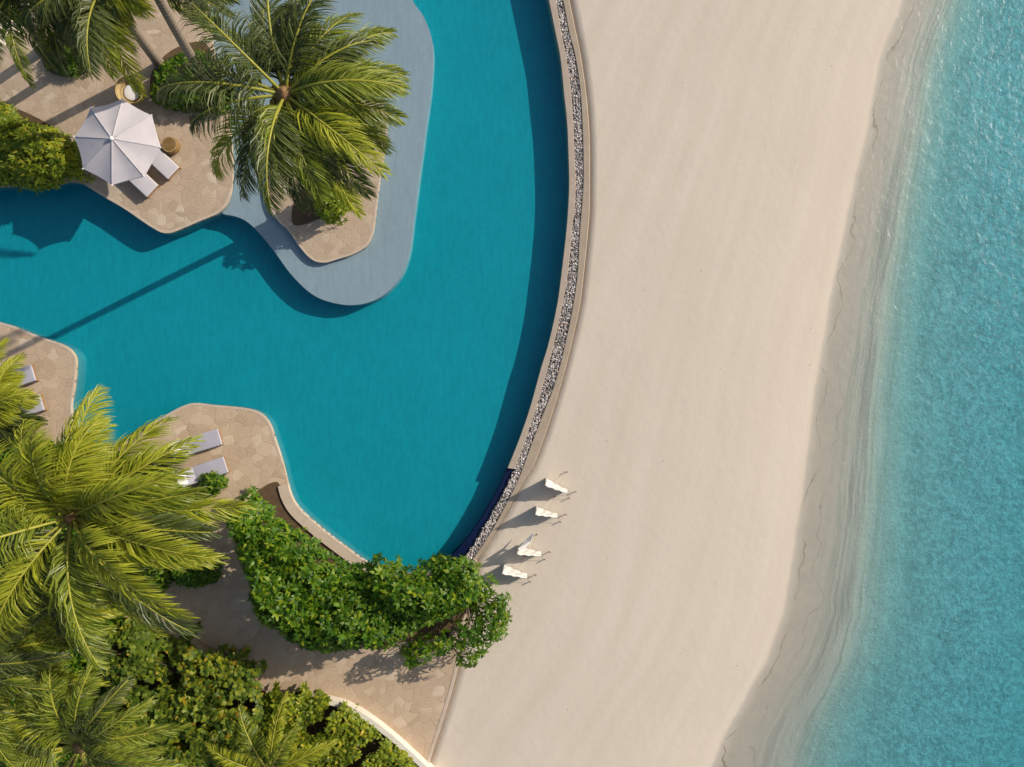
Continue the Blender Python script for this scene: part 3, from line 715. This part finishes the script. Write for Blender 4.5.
def palm(base_px, crown_px, h, label, tips=None, n=16, reach_px=95, wind=(0.30, -0.12, 0), seed=1, dark=0.25, yellow=0.15, dry=0.03, lf=0.78, nuts=6, group="coconut palms around the pool", rad=0.15, bend=0.35, droop=(0.9, 1.7), zb=0.0, spread=(0.05, 1.05), wl=0.03):
    r = random.Random(seed)
    hr = max(rad, 0.19); b = Vector(P(*base_px, zb)); c = Vector(P(*crown_px, h))
    root = empty("coconut_palm", b); tag(root, label, "palm tree", group)
    cl = c - b
    path = []; radii = []
    for i in range(15):
        t = i / 14.0
        k = t + bend * (t * (1 - t)) * -0.6
        path.append(Vector((cl.x * k, cl.y * k, cl.z * t))); radii.append(rad * (1.25 - 0.25 * t if t > 0.12 else 1.7 - 4.0 * t))
    v, f = tube(path, radii, 12); link("trunk", mesh("trunk", v, f, True), M_BARK, root)
    # fibre-wrapped heart with stubs of old stalks
    parts = [tube([cl + Vector((0, 0, -0.35)), cl + Vector((0, 0, -0.05)), cl + Vector((0, 0, 0.25)), cl + Vector((0.03, 0, 0.55))], [hr * 1.0, hr * 1.8, hr * 1.5, 0.04], 9)]
    for i in range(12):
        a = i * 2.4; d = Vector((math.cos(a), math.sin(a), 0.5 + 0.5 * r.random())).normalized()
        p0 = cl + d * 0.1 + Vector((0, 0, -0.1)); parts.append(tube([p0, p0 + d * r.uniform(.25, .5)], [0.06, 0.032], 5))
    v, f = joined(parts); link("heart", mesh("heart", v, f, True), M_FIBRE, root)
    for i in range(nuts):
        a = r.uniform(0, 6.28); bm = bmesh.new(); bmesh.ops.create_icosphere(bm, subdivisions=2, radius=0.105)
        for q in bm.verts: q.co.z *= 1.25
        link("coconut", bm_mesh("coconut", bm, True), M_NUT, root, cl + Vector((math.cos(a) * r.uniform(.25, .4), math.sin(a) * r.uniform(.25, .4), r.uniform(-.2, .12))))
    specs = []
    if tips:
        for i, tp in enumerate(tips):
            tz = h - 0.9; t = Vector(P(tp[0], tp[1], tz)); d = t - c
            kind = tp[2] if len(tp) > 2 else None
            specs.append((math.atan2(d.y, d.x), max(0.6, math.hypot(d.x, d.y) * 1.04), kind))
    else:
        for i in range(n):
            specs.append((i * 2.39996 + r.uniform(-.25, .25), reach_px / PPM * (HC - h) / HC * r.uniform(0.8, 1.1), None))
    N = len(specs)
    for i, (az, reach, kind) in enumerate(specs):
        lv = ((i * 0.618) % 1.0)
        e0 = spread[0] + (spread[1] - spread[0]) * lv
        dr = droop[0] + (droop[1] - droop[0]) * lv * r.uniform(0.8, 1.1)
        mt, rm = M_FROND, M_RACH
        x = r.random()
        if kind is None:
            if x < dry: kind = 'b'
            elif x < dry + yellow: kind = 'y'
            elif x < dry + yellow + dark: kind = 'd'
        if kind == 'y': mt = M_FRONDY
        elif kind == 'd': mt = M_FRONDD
        elif kind == 'b': mt, rm = M_FRONDB, M_RACHD; e0 = -0.3
        frond(root, cl + Vector((0, 0, 0.08 + 0.1 * lv)), az, e0, reach, dr, wind, seed * 100 + i, mt, rm, lf=lf * r.uniform(.88, 1.08), twist=r.uniform(-0.9, 0.9), wl=wl, tipcurl=r.uniform(0.8, 1.3))
    return root

# ------------------------------------------------------------ palms
palm((322, 196), (287, 97), 11.3, "tall coconut palm on the small stone island, crown over the grey pool shelf",
     tips=[(250, 8, 'd'), (268, -5, 'd'), (292, -8), (325, 2, 'd'), (345, 20), (376, 22), (368, 50, 'd'), (398, 72), (405, 98), (400, 124), (385, 150), (384, 186), (362, 200, 'd'), (345, 212), (318, 205), (292, 205), (270, 212, 'd'), (240, 190, 'd'), (208, 158), (178, 100, 'd'), (190, 70, 'd'), (215, 40, 'd'), (205, 125, 'd'), (340, 165), (360, 110), (392, 85), (380, 140), (330, 190), (305, 160), (280, 180), (310, 40, 'd'), (270, 40, 'd'), (350, 75)],
     seed=3, wind=(0.30, -0.13, 0), nuts=9, lf=1.15, rad=0.115, dry=0.0, spread=(-0.05, 0.8))
palm((212, 90), (150, -18), 7.2, "leaning palm whose pale trunk rises from the shrub bed right of the parasol", tips=[(252, 58), (246, 38, 'd'), (236, 12), (205, -45), (150, -110), (100, -80), (70, -30), (112, 30, 'd'), (225, -20), (250, 20)], seed=4, dark=0.35, dry=0)
palm((161, 66), (106, -12), 6.8, "palm behind the parasol with a long frond hanging beside the round wicker chair",
     tips=[(128, 92, 'y'), (104, 88, 'd'), (85, 70, 'd'), (168, 34, 'y'), (180, -20), (140, -70), (90, -90), (40, -60), (20, -20), (45, 30, 'd'), (70, 40, 'd'), (150, -60), (116, 84), (135, 20)], seed=5, dry=0, lf=1.1)
palm((93, 52), (60, -8), 6.2, "palm with a short visible trunk beside the small round planting bed", n=14, reach_px=80, seed=6, dark=0.7, yellow=0.02)
palm((46, 48), (12, -6), 6.6, "darkest palm in the upper left corner, leaning over the planting bed", n=14, reach_px=88, seed=7, dark=0.6, yellow=0.02)
palm((110, 560), (76, 516), 8.6, "largest palm, wide yellow green crown left of the lower sun loungers",
     tips=[(148, 412, 'y'), (112, 422), (190, 428, 'y'), (205, 452), (208, 478), (243, 498, 'y'), (240, 540, 'y'), (212, 556), (222, 592, 'y'), (200, 622), (150, 632), (120, 640), (85, 650), (45, 640, 'd'), (15, 610), (-30, 585, 'd'), (-60, 540), (-50, 500, 'd'), (-20, 468), (8, 440), (30, 432), (62, 430), (170, 470), (60, 590, 'd'), (165, 575), (20, 560, 'd'), (105, 455), (190, 520, 'd'), (92, 394, 'y'), (112, 414, 'y'), (225, 518), (176, 445), (40, 470), (130, 600, 'y')],
     seed=8, wind=(0.34, -0.10, 0), dry=0.0, lf=1.3, wl=0.036, dark=0.3, yellow=0.25)
palm((-10, 450), (-14, 412), 7.0, "palm at the left edge shading two loungers on the left terrace", tips=[(20, 354, "y"), (30, 386, "y"), (46, 394), (38, 410), (44, 432, "d"), (12, 446, "d"), (-40, 445), (-70, 410), (-55, 370), (-25, 345), (4, 342, "y"), (52, 386, "y"), (58, 418, "d"), (24, 372, "y"), (36, 400, "d"), (30, 425, "d"), (14, 366, "y")], seed=9, dark=0.45, yellow=0.25)
palm((110, 725), (84, 742), 6.4, "palm in the lower left corner rising above broad leaved bushes", n=25, reach_px=116, seed=10, dark=0.1, yellow=0.15, lf=0.85)
palm((10, 640), (-22, 655), 7.6, "palm at the left edge below the largest crown", n=24, reach_px=122, seed=12, dark=0.2, yellow=0.2, lf=0.85)
palm((285, 775), (270, 772), 2.6, "low young palm among shrubs beside the white garden wall",
     tips=[(278, 690, 'y'), (300, 700), (335, 724, 'y'), (345, 760), (222, 728, 'y'), (240, 705), (215, 765), (300, 820), (250, 830), (325, 800)], seed=13, nuts=0, lf=0.6, droop=(0.6, 1.1), rad=0.1, dark=0, yellow=0.3)
palm((40, 600), (28, 612), 5.6, "shorter palm squeezed below the largest crown", n=18, reach_px=95, seed=14, dark=0.3, yellow=0.2)

# ------------------------------------------------------------ shrubs and hedges
shrub("hedge", [(236, 496), (246, 499), (258, 514), (278, 526), (300, 541), (322, 563), (345, 573), (362, 572), (374, 563), (400, 574), (442, 565), (466, 567), (478, 582), (478, 600), (460, 614), (432, 624), (408, 638), (395, 648), (360, 651), (330, 654), (290, 645), (263, 626), (254, 605), (248, 581), (238, 553), (228, 520)],
      2.9, M_HEDGE, "big dense green hedge wrapping the lower end of the pool", "hedge", dens=38, size=(0.19, 0.32), seed=21, stems=14)
shrub("beach_shrub", [(462, 572), (486, 578), (502, 590), (512, 603), (508, 628), (505, 640), (490, 648), (474, 668), (455, 664), (440, 655), (420, 668), (404, 668), (402, 650), (430, 634), (470, 615)],
      1.7, M_HEDGE, "loose sparse green shrub reaching over the sand at the end of the hedge", "shrub", dens=10.5, size=(0.22, 0.31), seed=22, thin=0.0, stems=6, lump=0.15, layers=(0, 0.3), lw=0.33, edge=0.4, elev=(0, 35))
shrub("hedge", [(-60, 95), (-5, 100), (12, 118), (28, 122), (48, 126), (64, 138), (75, 150), (78, 164), (75, 174), (56, 178), (30, 184), (0, 181), (-60, 186)],
      1.5, M_HEDGEY, "sunlit yellow green hedge left of the parasol at the pool edge", "hedge", dens=36, size=(0.20, 0.34), seed=23, lw=0.3)
shrub("shrub", [(45, 50), (60, 40), (85, 42), (92, 55), (88, 66), (75, 73), (58, 73), (46, 66)], 0.7, M_HEDGE, "low shrub in the small round bed beneath the upper left palms", "shrub", dens=42, size=(0.13, 0.22), seed=24, lw=0.2)
shrub("shrub", [(150, 90), (154, 74), (175, 56), (200, 50), (214, 66), (225, 88), (226, 104), (205, 106), (170, 104), (153, 100)], 1.0, M_HEDGE, "dark green shrub bed with palm trunk between the parasol and the pool shelf", "shrub", dens=55, size=(0.14, 0.24), seed=25)
shrub("shrub", [(311, 195), (316, 182), (330, 178), (342, 185), (346, 200), (340, 212), (326, 217), (314, 210)], 2.0, M_LIME, "bright lime green round shrub at the foot of the island palm", "shrub", dens=75, size=(0.14, 0.22), seed=26, stems=4)
shrub("broad_leaved_bush", [(100, 640), (118, 628), (135, 630), (150, 641), (172, 648), (190, 632), (200, 650), (216, 654), (232, 650), (242, 666), (260, 668), (252, 688), (262, 712), (240, 760), (235, 800), (130, 800), (110, 700)],
      1.5, M_BUSH, "broad leaved bush with a few orange leaves beside the shaded path", "bush", dens=34, size=(0.18, 0.30), seed=27, lw=0.75, nleaf=7, thin=-0.22)
shrub("broad_leaved_bush", [(262, 706), (272, 692), (286, 682), (304, 686), (300, 698), (325, 701), (345, 710), (362, 724), (390, 748), (410, 768), (412, 800), (255, 800)],
      1.1, M_HEDGEY, "low leafy bush filling the bed behind the white garden wall", "bush", dens=44, size=(0.15, 0.26), seed=28, lw=0.55, thin=-0.3)
shrub("undergrowth", [(-120, 440), (60, 448), (100, 452), (150, 468), (186, 492), (200, 522), (188, 556), (160, 590), (120, 620), (100, 640), (100, 700), (130, 770), (130, 830), (-120, 830)],
      0.9, M_HEDGE, "dark green undergrowth covering the bed below the lower left palms", "undergrowth", dens=26, size=(0.2, 0.34), seed=31, stems=20)
shrub("shrub", [(197, 480), (206, 474), (218, 476), (222, 486), (214, 494), (202, 493)], 0.9, M_HEDGE, "small green plant beside the lower sun lounger's pillow end", "shrub", dens=70, size=(0.13, 0.2), seed=29, stems=3)
shrub("shrub", [(172, 560), (195, 558), (212, 566), (214, 580), (190, 588), (170, 580)], 1.1, M_HEDGE, "dark shrub half hidden beneath the largest palm by the path", "shrub", dens=60, size=(0.14, 0.22), seed=30, stems=3)

# ------------------------------------------------------------ parasol
def make_parasol():
    hz, top, Rr = 1.85, 2.27, 1.64
    gx, gy, _ = P(117.2, 142.0, hz)
    root = empty("parasol", (gx, gy, 0)); tag(root, "large pale grey octagonal parasol on the terrace, eight panels and white finial", "parasol")
    a0 = R(95 - 12); V = [(0, 0, top)]; F = []; rings = 7; per = 8; M_ = 8 * per
    for i in range(1, rings + 1):
        t = i / rings
        for k in range(M_):
            a = a0 + 2 * math.pi * k / M_; f = (k % per) / per; s = math.sin(math.pi * f)
            chord = math.cos(math.pi / 8) / math.cos((f - 0.5) * math.pi / 4)
            rr = Rr * t * (chord * (1 - 0.02 * s * t))
            z = top - (top - hz) * (t ** 1.08) - 0.05 * s * t
            V.append((rr * math.cos(a), rr * math.sin(a), z))
    for k in range(M_): F.append((0, 1 + k, 1 + (k + 1) % M_))
    for i in range(rings - 1):
        for k in range(M_):
            p, q = 1 + i * M_ + k, 1 + i * M_ + (k + 1) % M_; F.append((p, p + M_, q + M_, q))
    n0 = 1 + (rings - 1) * M_; m0 = len(V)              # hanging hem
    for k in range(M_):
        x, y, z = V[n0 + k]; V.append((x * 1.003, y * 1.003, z - 0.055))
    for k in range(M_): F.append((n0 + k, m0 + k, m0 + (k + 1) % M_, n0 + (k + 1) % M_))
    me = mesh("canopy", V, F); can = link("canopy", me, M_CANVAS, root)
    sol = can.modifiers.new("thick", 'SOLIDIFY'); sol.thickness = 0.006; sol.offset = -1
    seams = []
    for k in range(8):
        a = a0 + 2 * math.pi * k / 8
        pts = [(Rr * t * math.cos(a), Rr * t * math.sin(a), top - (top - hz) * (t ** 1.08) + 0.006) for t in np.linspace(0.03, 1, 8)]
        seams.append(tube(pts, [0.012] * 8, 5))
        v, f = tube([(x * 1.0, y * 1.0, z - 0.045) for x, y, z in pts], [0.014] * 8, 5)
        link("rib", mesh("rib", v, f, True), M_WHITE, root)
        bm = bmesh.new(); box_bm(bm, Rr * math.cos(a), Rr * math.sin(a), hz, 0.07, 0.05, 0.05, 0.012, Matrix.Rotation(a, 3, 'Z'))
        link("rib_cap", bm_mesh("rib_cap", bm), M_WHITE, root)
    v, f = joined(seams); link("seams", mesh("seams", v, f, True), M_CANVAS, can)
    v, f = tube([(0, 0, 0.05), (0, 0, top)], [0.035, 0.03], 10); link("pole", mesh("pole", v, f, True), M_WHITE, root)
    bm = bmesh.new(); bmesh.ops.create_uvsphere(bm, u_segments=14, v_segments=8, radius=0.085)
    for q in bm.verts: q.co.z *= 0.8
    link("finial", bm_mesh("finial", bm, True), M_WHITE, root, (0, 0, top + 0.05))
    bm = bmesh.new(); box_bm(bm, 0, 0, 0.045, 0.7, 0.7, 0.08, 0.02); link("base", bm_mesh("base", bm), M_WALL, root)
make_parasol()

# ------------------------------------------------------------ sun loungers
def make_lounger():
    """foot end at +x, head at -x, origin under the middle"""
    root = empty("sun_lounger", (0, 0, 0))
    bm = bmesh.new()
    for y in (-.31, .31): box_bm(bm, 0, y, 0.22, 1.96, 0.05, 0.08, 0.01)
    for x in (-.955, .955): box_bm(bm, x, 0, 0.221, 0.05, 0.57, 0.08, 0.01)
    for i in range(11): box_bm(bm, -0.8 + i * 0.16, 0, 0.245, 0.09, 0.565, 0.02, 0.004)
    link("frame", bm_mesh("frame", bm), M_TEAK, root)
    for x in (-.9, .9):
        for y in (-.31, .31):
            bm = bmesh.new(); box_bm(bm, x, y, 0.09, 0.06, 0.055, 0.18, 0.008); link("leg", bm_mesh("leg", bm), M_TEAK, root)
    bm = bmesh.new(); box_bm(bm, 0.33, 0, 0.315, 1.28, 0.66, 0.11, 0.035); link("seat_cushion", bm_mesh("seat_cushion", bm, True), M_CUSH, root)
    rot = Matrix.Rotation(R(24), 3, 'Y')
    bm = bmesh.new(); box_bm(bm, -0.64, 0, 0.46, 0.74, 0.66, 0.10, 0.035, rot); link("back_cushion", bm_mesh("back_cushion", bm, True), M_CUSH, root)
    bm = bmesh.new(); box_bm(bm, -0.62, 0, 0.395, 0.72, 0.60, 0.025, 0.006, rot); link("backrest_frame", bm_mesh("backrest_frame", bm), M_TEAK, root)
    bm = bmesh.new(); box_bm(bm, -0.77, 0, 0.60, 0.36, 0.54, 0.11, 0.05, rot); link("pillow", bm_mesh("pillow", bm, True), M_PILLOW, root)
    return root
def copy_tree(o, parent=None):
    c = o.copy(); COL.objects.link(c)
    if parent is not None: c.parent = parent
    for ch in list(o.children): copy_tree(ch, c)
    return c
lounger0 = make_lounger()
LG = "sun loungers on the pool terraces"
spots = [((152.2, 191.0), (117.5, 158.5), "sun lounger nearest the water under the parasol, foot end in the sun", None),
         ((173.2, 173.2), (138, 140), "sun lounger under the parasol beside the brown wicker stool", None),
         ((220, 436.5), (173, 451), "upper grey sun lounger of the pair on the lower right terrace, head hidden by fronds", 'g'),
         ((226, 464.5), (178.5, 480), "lower grey sun lounger with a white pillow showing on the lower right terrace", 'g'),
         ((33.5, 372.5), (-14, 388), "upper sun lounger on the left terrace, partly under palm fronds", 'g'),
         ((42, 402), (-6, 417), "lower sun lounger on the left terrace, almost covered by palm fronds", 'g')]
for i, (f, h_, lab, g) in enumerate(spots):
    o = lounger0 if i == 0 else copy_tree(lounger0)
    a = Vector(P(*f, 0.35)); b = Vector(P(*h_, 0.35)); d = (a - b).normalized(); cpos = a - d * 0.98
    o.location = (cpos.x, cpos.y, 0.0); o.rotation_euler = (0, 0, math.atan2(d.y, d.x))
    tag(o, lab, "sun lounger", LG)
    if g:
        for ch in o.children:
            if ch.name.split(".")[0] in ("seat_cushion", "back_cushion"):
                ch.data = ch.data.copy() if not ch.data.get("grey") else ch.data
                ch.data.materials[0] = M_CUSHG

# ------------------------------------------------------------ wicker stool and round wicker chair
def lathe(profile, seg=28):
    V = []; F = []
    for rr, z in profile:
        for k in range(seg):
            a = 2 * math.pi * k / seg; V.append((rr * math.cos(a), rr * math.sin(a), z))
    for i in range(len(profile) - 1):
        for k in range(seg):
            F.append((i * seg + k, i * seg + (k + 1) % seg, (i + 1) * seg + (k + 1) % seg, (i + 1) * seg + k))
    return V, F
t = empty("wicker_stool", (*P(169.3, 144.5, 0.42)[:2], 0)); tag(t, "round brown woven drum stool right of the parasol", "stool")
v, f = lathe([(0.001, 0.0), (0.26, 0.0), (0.31, 0.08), (0.33, 0.2), (0.31, 0.34), (0.28, 0.42)]); link("body", mesh("body", v, f, True), M_WICK, t)
v, f = lathe([(0.29, 0.415), (0.31, 0.435), (0.29, 0.455), (0.265, 0.445)]); link("rim", mesh("rim", v, f, True), M_WICKP, t)
v, f = lathe([(0.27, 0.432), (0.2, 0.438), (0.1, 0.44), (0.001, 0.44)]); link("top", mesh("top", v, f, True), M_WICK, t)

t = empty("wicker_chair", (*P(129.5, 90.5, 0.7)[:2], 0)); tag(t, "round pale woven bowl chair just above the parasol", "chair")
v, f = lathe([(0.30, 0.0), (0.33, 0.02), (0.26, 0.18), (0.22, 0.30), (0.2, 0.30), (0.24, 0.16), (0.28, 0.0)]); link("base", mesh("base", v, f, True), M_WICKP, t)
v, f = lathe([(0.001, 0.30), (0.2, 0.32), (0.38, 0.42), (0.50, 0.58), (0.555, 0.74), (0.535, 0.745), (0.48, 0.60), (0.36, 0.45), (0.2, 0.35), (0.001, 0.33)]); link("bowl", mesh("bowl", v, f, True), M_WICKP, t)
for rr, z in ((0.545, 0.75), (0.44, 0.53)):
    pts = [(rr * math.cos(a), rr * math.sin(a), z) for a in np.linspace(0, 2 * math.pi, 33)]
    v, f = tube(pts, [0.022] * 33, 6, False); link("ring", mesh("ring", v, f, True), M_WICK, t)
v, f = lathe([(0.001, 0.36), (0.24, 0.40), (0.33, 0.45), (0.34, 0.49), (0.28, 0.52), (0.001, 0.50)]); link("cushion", mesh("cushion", v, f, True), M_PILLOW, t)

# ------------------------------------------------------------ white canvas windbreaks on the beach
def make_windbreak(a_px, b_px, h1, h2, label, flap=False, seed=1):
    r = random.Random(seed)
    a = Vector(P(*a_px, Z_SAND)); b = Vector(P(*b_px, Z_SAND)); Lg = (b - a).length
    root = empty("windbreak", (a + b) / 2, math.atan2(b.y - a.y, b.x - a.x)); tag(root, label, "windbreak", "white canvas windbreaks on the sand")
    nx, nz = 16, 10; lean = -0.17 # top leans back, away from the sun
    V = []; F = []
    def pt(s, t):
        h = h1 + (h2 - h1) * s ** 1.2 - 0.10 * math.sin(math.pi * s) * h1
        x = -Lg / 2 + Lg * s; z = 0.02 + h * t
        y = 0.05 * math.sin(math.pi * s) * math.sin(math.pi * (0.15 + 0.7 * t)) - lean * t * h / h1 + 0.015 * math.sin(s * 19 + t * 5)
        return (x, -y + 0.0, z)
    for j in range(nz + 1):
        for i in range(nx + 1): V.append(pt(i / nx, j / nz))
    for j in range(nz):
        for i in range(nx):
            k = j * (nx + 1) + i; F.append((k, k + 1, k + nx + 2, k + nx + 1))
    c = link("canvas", mesh("canvas", V, F, True), M_SAIL, root); s_ = c.modifiers.new("thick", 'SOLIDIFY'); s_.thickness = 0.02
    hem = [pt(i / nx, 1.0) for i in range(nx + 1)]; v, f = tube(hem, [0.035] * len(hem), 7); link("top_hem", mesh("top_hem", v, f, True), M_SAIL, c)
    for s in (0.0, 0.5, 1.0):
        p0, p1 = Vector(pt(s, 0)), Vector(pt(s, 1.0)); d = (p1 - p0); off = Vector((0, -0.035, 0))
        v, f = tube([p0 + off - d * 0.08, p1 + off + d * 0.05], [0.02, 0.018], 7); link("pole", mesh("pole", v, f, True), M_POLE, root)
    for s, dx, dy in ((1.0, 0.32, 0.10), (1.0, 0.22, -0.25), (0.55, 0.05, 0.62)):
        p1 = Vector(pt(s, 0.9)); p0 = Vector((p1.x + dx, dy, 0.03))
        v, f = tube([p1, p0], [0.006, 0.006], 5); rp = link("guy_rope", mesh("guy_rope", v, f, True), M_ROPE, root)
        v, f = tube([p0 + Vector((0, 0, -0.08)), p0 + Vector((0.03, 0.02, 0.14))], [0.018, 0.02], 6); link("peg", mesh("peg", v, f, True), M_TEAK, root)
    if flap:
        fl = [(-Lg / 2 - 0.02, 0.0, 0.85), (-Lg / 2 + 0.22, 0.05, 0.80), (-Lg / 2 + 0.40, 0.42, 0.7), (-Lg / 2 + 0.42, 0.78, 0.55), (-Lg / 2 + 0.18, 0.35, 0.55), (-Lg / 2 - 0.02, 0.02, 0.35), (-Lg / 2 + 0.2, 0.07, 0.3)]
        fo = link("loose_flap", mesh("loose_flap", fl, [(0, 1, 2, 4), (4, 2, 3), (0, 4, 5), (5, 4, 6), (4, 2, 6)]), M_SAIL, root)
        s_ = fo.modifiers.new("thick", 'SOLIDIFY'); s_.thickness = 0.02
    return root
make_windbreak((546, 478), (567, 490), 1.1, 0.42, "white canvas windbreak farthest up the beach beside the pool wall corner", seed=1)
make_windbreak((536, 506), (557, 514), 1.1, 0.42, "white canvas windbreak second down the row, nearest the middle of the shadows", seed=2)
make_windbreak((518, 545), (541, 552), 0.95, 0.4, "white canvas windbreak with a loose pointed flap, third down the row", True, seed=3)
make_windbreak((504, 564), (527, 574), 0.95, 0.4, "white canvas windbreak lowest in the row, closest to the hedge", seed=4)
